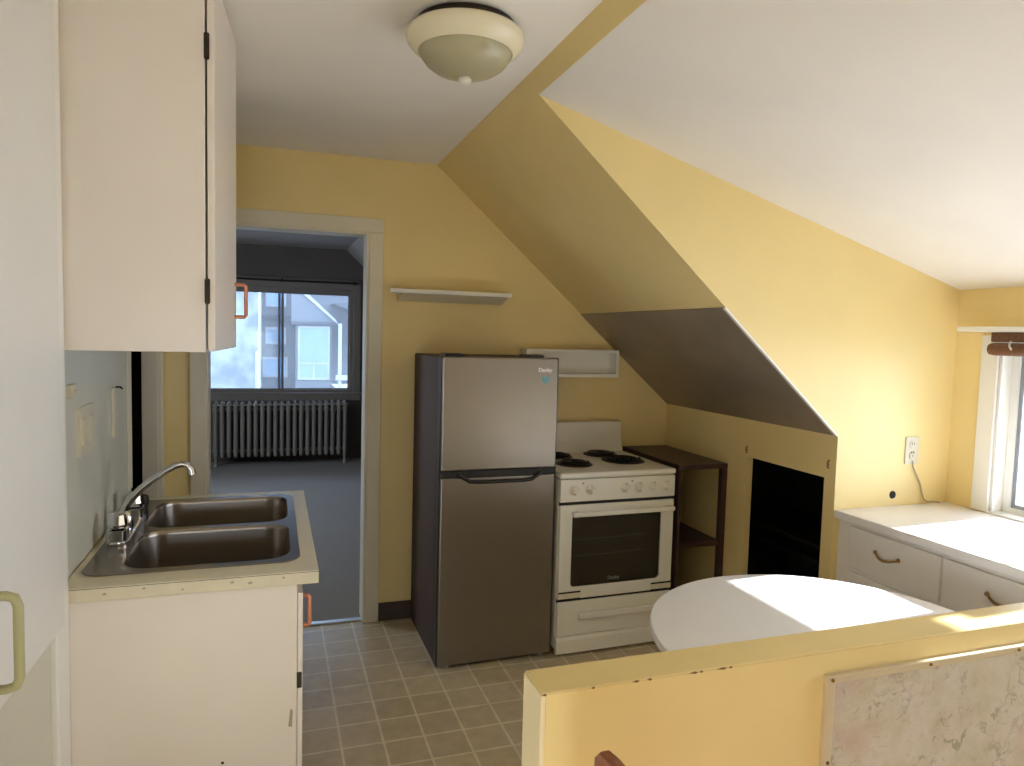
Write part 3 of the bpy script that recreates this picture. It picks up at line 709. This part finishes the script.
# ---------------------------------------------------------------- ceiling light
LC = (.526, 2.037, ZC)
cl = thing('ceiling_light', LC, 'flush cream ceiling light with a frosted bowl, switched off', 'ceiling light')
obj('base', lathe(nb(), [(.13, 0), (.142, -.003), (.145, -.02), (.13, -.04)], LC, 48), 'dark_steel', cl, smooth=True)  # dark colour stands in for the shadow gap between ring and ceiling
obj('ring', lathe(nb(), [(.128, -.024), (.152, -.022), (.162, -.026), (.169, -.034), (.1715, -.044), (.168, -.056), (.158, -.068), (.145, -.079), (.1375, -.084), (.131, -.082), (.128, -.06), (.128, -.024)], LC, 64), 'lamp_ring', cl, smooth=True)
obj('bowl', lathe(nb(), [(.1345, -.072), (.1335, -.084), (.127, -.098), (.113, -.116), (.09, -.132), (.06, -.143), (.028, -.149), (0, -.150)], LC, 64), 'frost', cl, smooth=True)
obj('finial', lathe(nb(), [(.006, -.146), (.016, -.150), (.019, -.155), (.019, -.163), (.014, -.168), (0, -.169)], LC, 20), 'white_trim', cl, smooth=True)

# ---------------------------------------------------------------- base cabinet, counter, sink, faucet
BY0, BY1 = 1.972, 2.955
bc = thing('base_cabinet', (-.2, 2.45, 0), 'white sink base cabinet with a plain side panel, under the counter', 'cabinet')
bm = nb(); box(bm, XL + .002, .066, BY0, BY0 + .02, .003, .872); box(bm, XL + .002, .066, BY1 - .02, BY1, .003, .872); box(bm, XL + .002, .066, BY0, BY1, .003, .1)
box(bm, .056, .0655, BY0 + .01, BY1 - .01, .1, .14); box(bm, .056, .0655, BY0 + .01, BY1 - .01, .835, .872); box(bm, .056, .0655, 2.44, 2.48, .1, .872)
obj('body', bm, 'cab', bc, .002)
for (a, b, hy) in ((BY0 + .004, 2.455, 2.02), (2.465, BY1 - .006, 2.90)):
    d = obj('door', box(nb(), .0672, .0815, a, b, .125, .845), 'cab', bc, .003)
    bm = nb(); 
    tube(bm, [(.0815, hy, .82), (.098, hy, .82), (.101, hy, .813), (.101, hy, .742), (.098, hy, .735), (.0815, hy, .735)], .006, 8)
    obj('pull', bm, 'copper', d, smooth=True)['label'] = 'copper pull'
    obj('catch', box(nb(), .0662, .0795, a - .003, a + .004, .575, .62), 'dark_steel', d, .002)
# scuff and a small nail hole on the side panel
obj('scuff', prism(nb(), [(.044, .47), (.054, .468), (.056, .515), (.049, .52)], BY0 - .0008, BY0 + .002, 'y'), 'cord', bc)
obj('nail_hole', lathe(nb(), [(0, -.001), (.004, -.001), (.004, .001)], (-.125, BY0, .395), 10, 'y'), 'dark_steel', bc)
KXo, KXi = XL + .002, .122
CY0, CY1, CZ = 1.962, 2.972, .91
RX0, RX1, RY0, RY1 = -.478, .078, 2.045, 2.90
ct = tag(obj('countertop', plate(nb(), [(KXo, CY0 + .004), (KXi, CY0), (KXi, CY1), (KXo, CY1)], [rrect(RX0 + .015, RX1 - .015, RY0 + .015, RY1 - .015, .05)], CZ - .037, CZ, 'z'), 'counter', None, .002, loc=(-.2, 2.45, CZ - .037)),
         'cream laminate countertop around the double sink', 'countertop')
obj('edge_seam', prism(nb(), [(KXo, CY0 + .0032), (KXi + .0006, CY0 - .0006), (KXi + .0006, CY1), (KXi - .001, CY1), (KXi - .001, CY0 + .001), (KXo, CY0 + .006)], CZ - .0042, CZ - .0030, 'z'), 'dark_steel', ct)
for fx, fz, fr_ in ((-.40, .020, .006), (-.31, .013, .005), (-.22, .024, .0045), (-.10, .016, .006), (-.055, .021, .007), (.03, .014, .005)):
    fy = CY0 + .004 * (KXi - fx) / (KXi - KXo)
    obj('fleck', prism(nb(), [(fx - fr_, CZ - fz), (fx, CZ - fz - fr_ * .6), (fx + fr_, CZ - fz + .001), (fx + .001, CZ - fz + fr_ * .7)], fy - .0005, fy + .003, 'y'), 'cord', ct)
sk = thing('kitchen_sink', (-.2, 2.47, CZ), 'stainless double bowl sink set in the cream counter', 'sink')
B1 = (-.388, .052, 2.075, 2.455); B2 = (-.396, .052, 2.488, 2.868)
bm = nb(); plate(bm, rrect(RX0, RX1, RY0, RY1, .055), [rrect(*B1, .075), rrect(*B2, .075)], CZ + .0005, CZ + .0045, 'z')
obj('rim', bm, 'sink', sk, .0015)
for B in (B1, B2):
    bm = nb(); rings = []
    for inset, z, r in ((0, CZ + .0045, .075), (.0025, CZ - .001, .074), (.004, CZ - .01, .073), (.008, CZ - .145, .07), (.016, CZ - .165, .062), (.04, CZ - .172, .05)):
        rings.append([bm.verts.new((u, v, z)) for u, v in rrect(B[0] + inset, B[1] - inset, B[2] + inset, B[3] - inset, r)])
    for a, b in zip(rings, rings[1:]):
        for i in range(len(a)): bm.faces.new((a[i], a[(i + 1) % len(a)], b[(i + 1) % len(a)], b[i]))
    bm.faces.new(rings[-1])
    for f in bm.faces: f.normal_flip()
    b_ = obj('bowl', bm, 'sink', sk, smooth=True)
    cx, cy = (B[0] + B[1]) / 2, (B[2] + B[3]) / 2
    obj('drain', lathe(nb(), [(0, .0005), (.02, .0005), (.036, .003), (.043, .001), (.043, -.001)], (cx, cy, CZ - .172), 24), 'chrome', b_, smooth=True)
fa = thing('faucet', (-.43, 2.47, CZ), 'chrome two handle faucet with a low curved spout at the back of the sink', 'faucet')
z0 = CZ + .0045
obj('deck_plate', prism(nb(), rrect(-.462, -.405, 2.30, 2.64, .025), z0, z0 + .012, 'z'), 'chrome', fa, .004, smooth=True)
for y in (2.335, 2.605):
    h = obj('valve_base', plate(nb(), rrect(-.464, -.410, y - .03, y + .03, .01), [], z0 + .008, z0 + .045, 'z'), 'chrome', fa, .006)
    obj('handle', lathe(nb(), [(.017, .046), (.024, .05), (.0265, .06), (.023, .088), (.018, .094), (0, .095)], (-.437, y, z0), 10), 'chrome', h)
obj('spout_base', lathe(nb(), [(.022, .01), (.022, .05), (.018, .062), (.012, .07)], (-.438, 2.46, z0), 24), 'chrome', fa, smooth=True)
obj('spout', tube(nb(), [(-.442, 2.46, .97), (-.436, 2.46, 1.0), (-.42, 2.46, 1.022), (-.395, 2.46, 1.05), (-.366, 2.46, 1.075), (-.323, 2.46, 1.106), (-.295, 2.46, 1.122), (-.275, 2.46, 1.127), (-.258, 2.46, 1.122), (-.248, 2.46, 1.108), (-.245, 2.46, 1.092)], [.013, .0125, .012, .0115, .011, .0105, .0105, .0105, .0105, .011, .0125], 16), 'chrome', fa, smooth=True)
obj('spray', lathe(nb(), [(.016, .0), (.016, .02), (.02, .035), (.017, .055), (0, .062)], (-.43, 2.73, z0), 20), 'dark_steel', fa, smooth=True)['label'] = 'dark sprayer head'

# ---------------------------------------------------------------- upper cabinet
UYa, UYb, UZ = 1.972, 2.95, 1.503
uc = thing('upper_cabinet', (-.33, 2.45, UZ), 'white wall cabinet with one door ajar, above the sink', 'cabinet')
obj('body', box(nb(), XL + .002, -.163, UYa, UYb, UZ, ZC - .002), 'cab', uc, .002)
dth = math.radians(3.9)
def hinged(bm, hx, hy, ang):
    bmesh.ops.rotate(bm, verts=bm.verts, cent=(hx, hy, 0), matrix=Matrix.Rotation(ang, 3, 'Z')); return bm
d = obj('door', hinged(box(nb(), -.158, -.140, UYa + .0, UYa + .445, UZ + .003, ZC - .012), -.158, UYa, -dth), 'cab', uc, .003)
bm = nb(); hy = UYa + .405
tube(bm, [(-.140, hy, 1.702), (-.112, hy, 1.702), (-.107, hy, 1.697), (-.107, hy, 1.607), (-.112, hy, 1.602), (-.140, hy, 1.602)], .006, 8)
obj('pull', hinged(bm, -.158, UYa, -dth), 'copper', d, smooth=True)['label'] = 'copper pull'
for z in (2.27, 1.66):
    obj('hinge', box(nb(), -.165, -.152, UYa - .007, UYa + .006, z - .032, z + .032), 'dark_steel', uc, .003)
obj('door', box(nb(), -.158, -.140, UYa + .46, UYb - .003, UZ + .003, ZC - .012), 'cab', uc, .003)

# ---------------------------------------------------------------- things on the left wall above the counter
sw = thing('light_switch', (XL, 2.24, 1.27), 'almond double switch plate on the pale wall left of the faucet', 'light switch')
obj('plate', prism(nb(), rrect(2.165, 2.325, 1.205, 1.34, .006), XL, XL + .008, 'x'), 'almond', sw, .002)
for y in (2.205, 2.285):
    obj('rocker', prism(nb(), rrect(y - .022, y + .022, 1.235, 1.31, .003), XL + .006, XL + .014, 'x'), 'almond', sw, .002)
rc = thing('cord_cover', (XL, 2.62, 1.3), 'narrow cream cover strip on the wall behind the faucet', 'cover strip')
obj('strip', box(nb(), XL, XL + .010, 2.585, 2.64, 1.20, 1.36), 'almond', rc, .003)
obj('hook', tube(nb(), [(XL + .008, 2.62, 1.362), (XL + .022, 2.622, 1.362), (XL + .026, 2.63, 1.356)], .0035, 8), 'dark_steel', rc, smooth=True)
sp = thing('wall_plate', (XL, 2.09, 1.39), 'tiny almond cover on the pale wall beside the white pantry door', 'cover plate')
obj('plate', prism(nb(), rrect(2.065, 2.125, 1.375, 1.41, .004), XL, XL + .012, 'x'), 'almond', sp, .002)
obj('knob', lathe(nb(), [(0, .02), (.006, .018), (.007, .01)], (XL, 2.095, 1.392), 12, 'x'), 'almond', sp, smooth=True)

# ---------------------------------------------------------------- pantry door in the left foreground
pd = thing('pantry_cupboard', (-.48, 1.5, 0), 'tall built-in white cupboard with a rounded cream pull, at the left edge', 'cupboard')
obj('casing', box(nb(), XL + .001, XL + .022, 1.868, BY0 - .002, .003, 2.40), 'white_trim', pd, .005)
obj('lower_panel', box(nb(), XL + .001, XL + .006, 1.12, 1.867, .003, .86), 'lwall', pd, .001)['label'] = 'grey-green lower panel'
pa = math.radians(1.2)
pdd = obj('door', hinged(box(nb(), -.491, -.471, 1.15, 1.842, .868, 2.42), -.491, 1.15, -pa), 'pantry', pd, .003)
bm = nb(); hy, hz0, hz1 = 1.405, .937, 1.088
tube(bm, [(-.470, hy, hz1 + .008), (-.442, hy, hz1 + .008), (-.428, hy, hz1 + .003), (-.423, hy, hz1 - .012), (-.423, hy, (hz0 + hz1) / 2), (-.423, hy, hz0 + .012), (-.428, hy, hz0 - .003), (-.442, hy, hz0 - .008), (-.470, hy, hz0 - .008)], .0085, 12)
obj('pull', hinged(bm, -.491, 1.15, -pa), 'cream_metal', pdd, smooth=True)['label'] = 'rounded cream pull'
for z in (1.0, 2.25):
    obj('hinge', box(nb(), XL + .001, -.468, 1.135, 1.155, z - .03, z + .03), 'dark_steel', pd, .002)

# ------------------------------------------------------------------ light
w = bpy.data.worlds.new('sky'); S.world = w; w.use_nodes = True
nt = w.node_tree; bg = nt.nodes['Background']
bg.inputs['Color'].default_value = (.81, .93, 1.10, 1); bg.inputs['Strength'].default_value = 5.2
sun = bpy.data.lights.new('sun', 'SUN'); sun.energy = 22; sun.angle = math.radians(.6); sun.color = (.95, .98, 1.02)
so = bpy.data.objects.new('sun', sun); COL.objects.link(so)
so.rotation_euler = Vector((-1, -.05, -.41)).to_track_quat('-Z', 'Y').to_euler()

def portal(name, loc, direction, sx, sy):
    l = bpy.data.lights.new(name, 'AREA'); l.shape = 'RECTANGLE'; l.size = sx; l.size_y = sy
    l.cycles.is_portal = True
    o = bpy.data.objects.new(name, l); COL.objects.link(o); o.location = loc
    o.rotation_euler = Vector(direction).to_track_quat('-Z', 'Y').to_euler()
portal('sky_portal', (XW + .14, (WA[0] + WA[1]) / 2, 1.23), (-1, 0, 0), 1.1, .8)
portal('sky_portal', (XW + .14, (WB[0] + WB[1]) / 2, 1.30), (-1, 0, 0), 1.2, .9)
portal('sky_portal', ((RW[0] + RW[1]) / 2, YR - .12, (RW[2] + RW[3]) / 2), (0, 1, 0), RW[1] - RW[0], RW[3] - RW[2])
portal('sky_portal', (FX0 - .12, (FS[0] + FS[1]) / 2, (FS[2] + FS[3]) / 2), (1, 0, 0), FS[3] - FS[2], FS[1] - FS[0])
portal('sky_portal', (.09, FY + .14, 1.43), (0, -1, 0), 1.65, 1.25)

# ------------------------------------------------------------------ camera
cam = bpy.data.cameras.new('camera'); co = bpy.data.objects.new('camera', cam); COL.objects.link(co)
cam.sensor_width = 36; cam.sensor_fit = 'HORIZONTAL'; cam.lens = 704.03 / 1024 * 36; cam.clip_start = .02; cam.clip_end = 200
ya, pi_, ro = math.radians(18.834), math.radians(3.942), math.radians(1.5115)
fwd = Vector((math.sin(ya), math.cos(ya), 0)); rt = Vector((math.cos(ya), -math.sin(ya), 0)); up = Vector((0, 0, 1))
f2 = fwd * math.cos(pi_) - up * math.sin(pi_); u2 = up * math.cos(pi_) + fwd * math.sin(pi_)
r3 = rt * math.cos(ro) + u2 * math.sin(ro); u3 = u2 * math.cos(ro) - rt * math.sin(ro)
mw = Matrix((r3, u3, -f2)).transposed().to_4x4(); mw.translation = (0, 0, 1.57)
co.matrix_world = mw
S.camera = co
S.view_settings.view_transform = 'Standard'; S.view_settings.look = 'None'
S.view_settings.gamma = 1; S.view_settings.use_curve_mapping = False
S.view_settings.exposure = .72
S.cycles.max_bounces = 14; S.cycles.diffuse_bounces = 12; S.cycles.transparent_max_bounces = 12
S.cycles.use_denoising = True
S.cycles.sample_clamp_indirect = 8
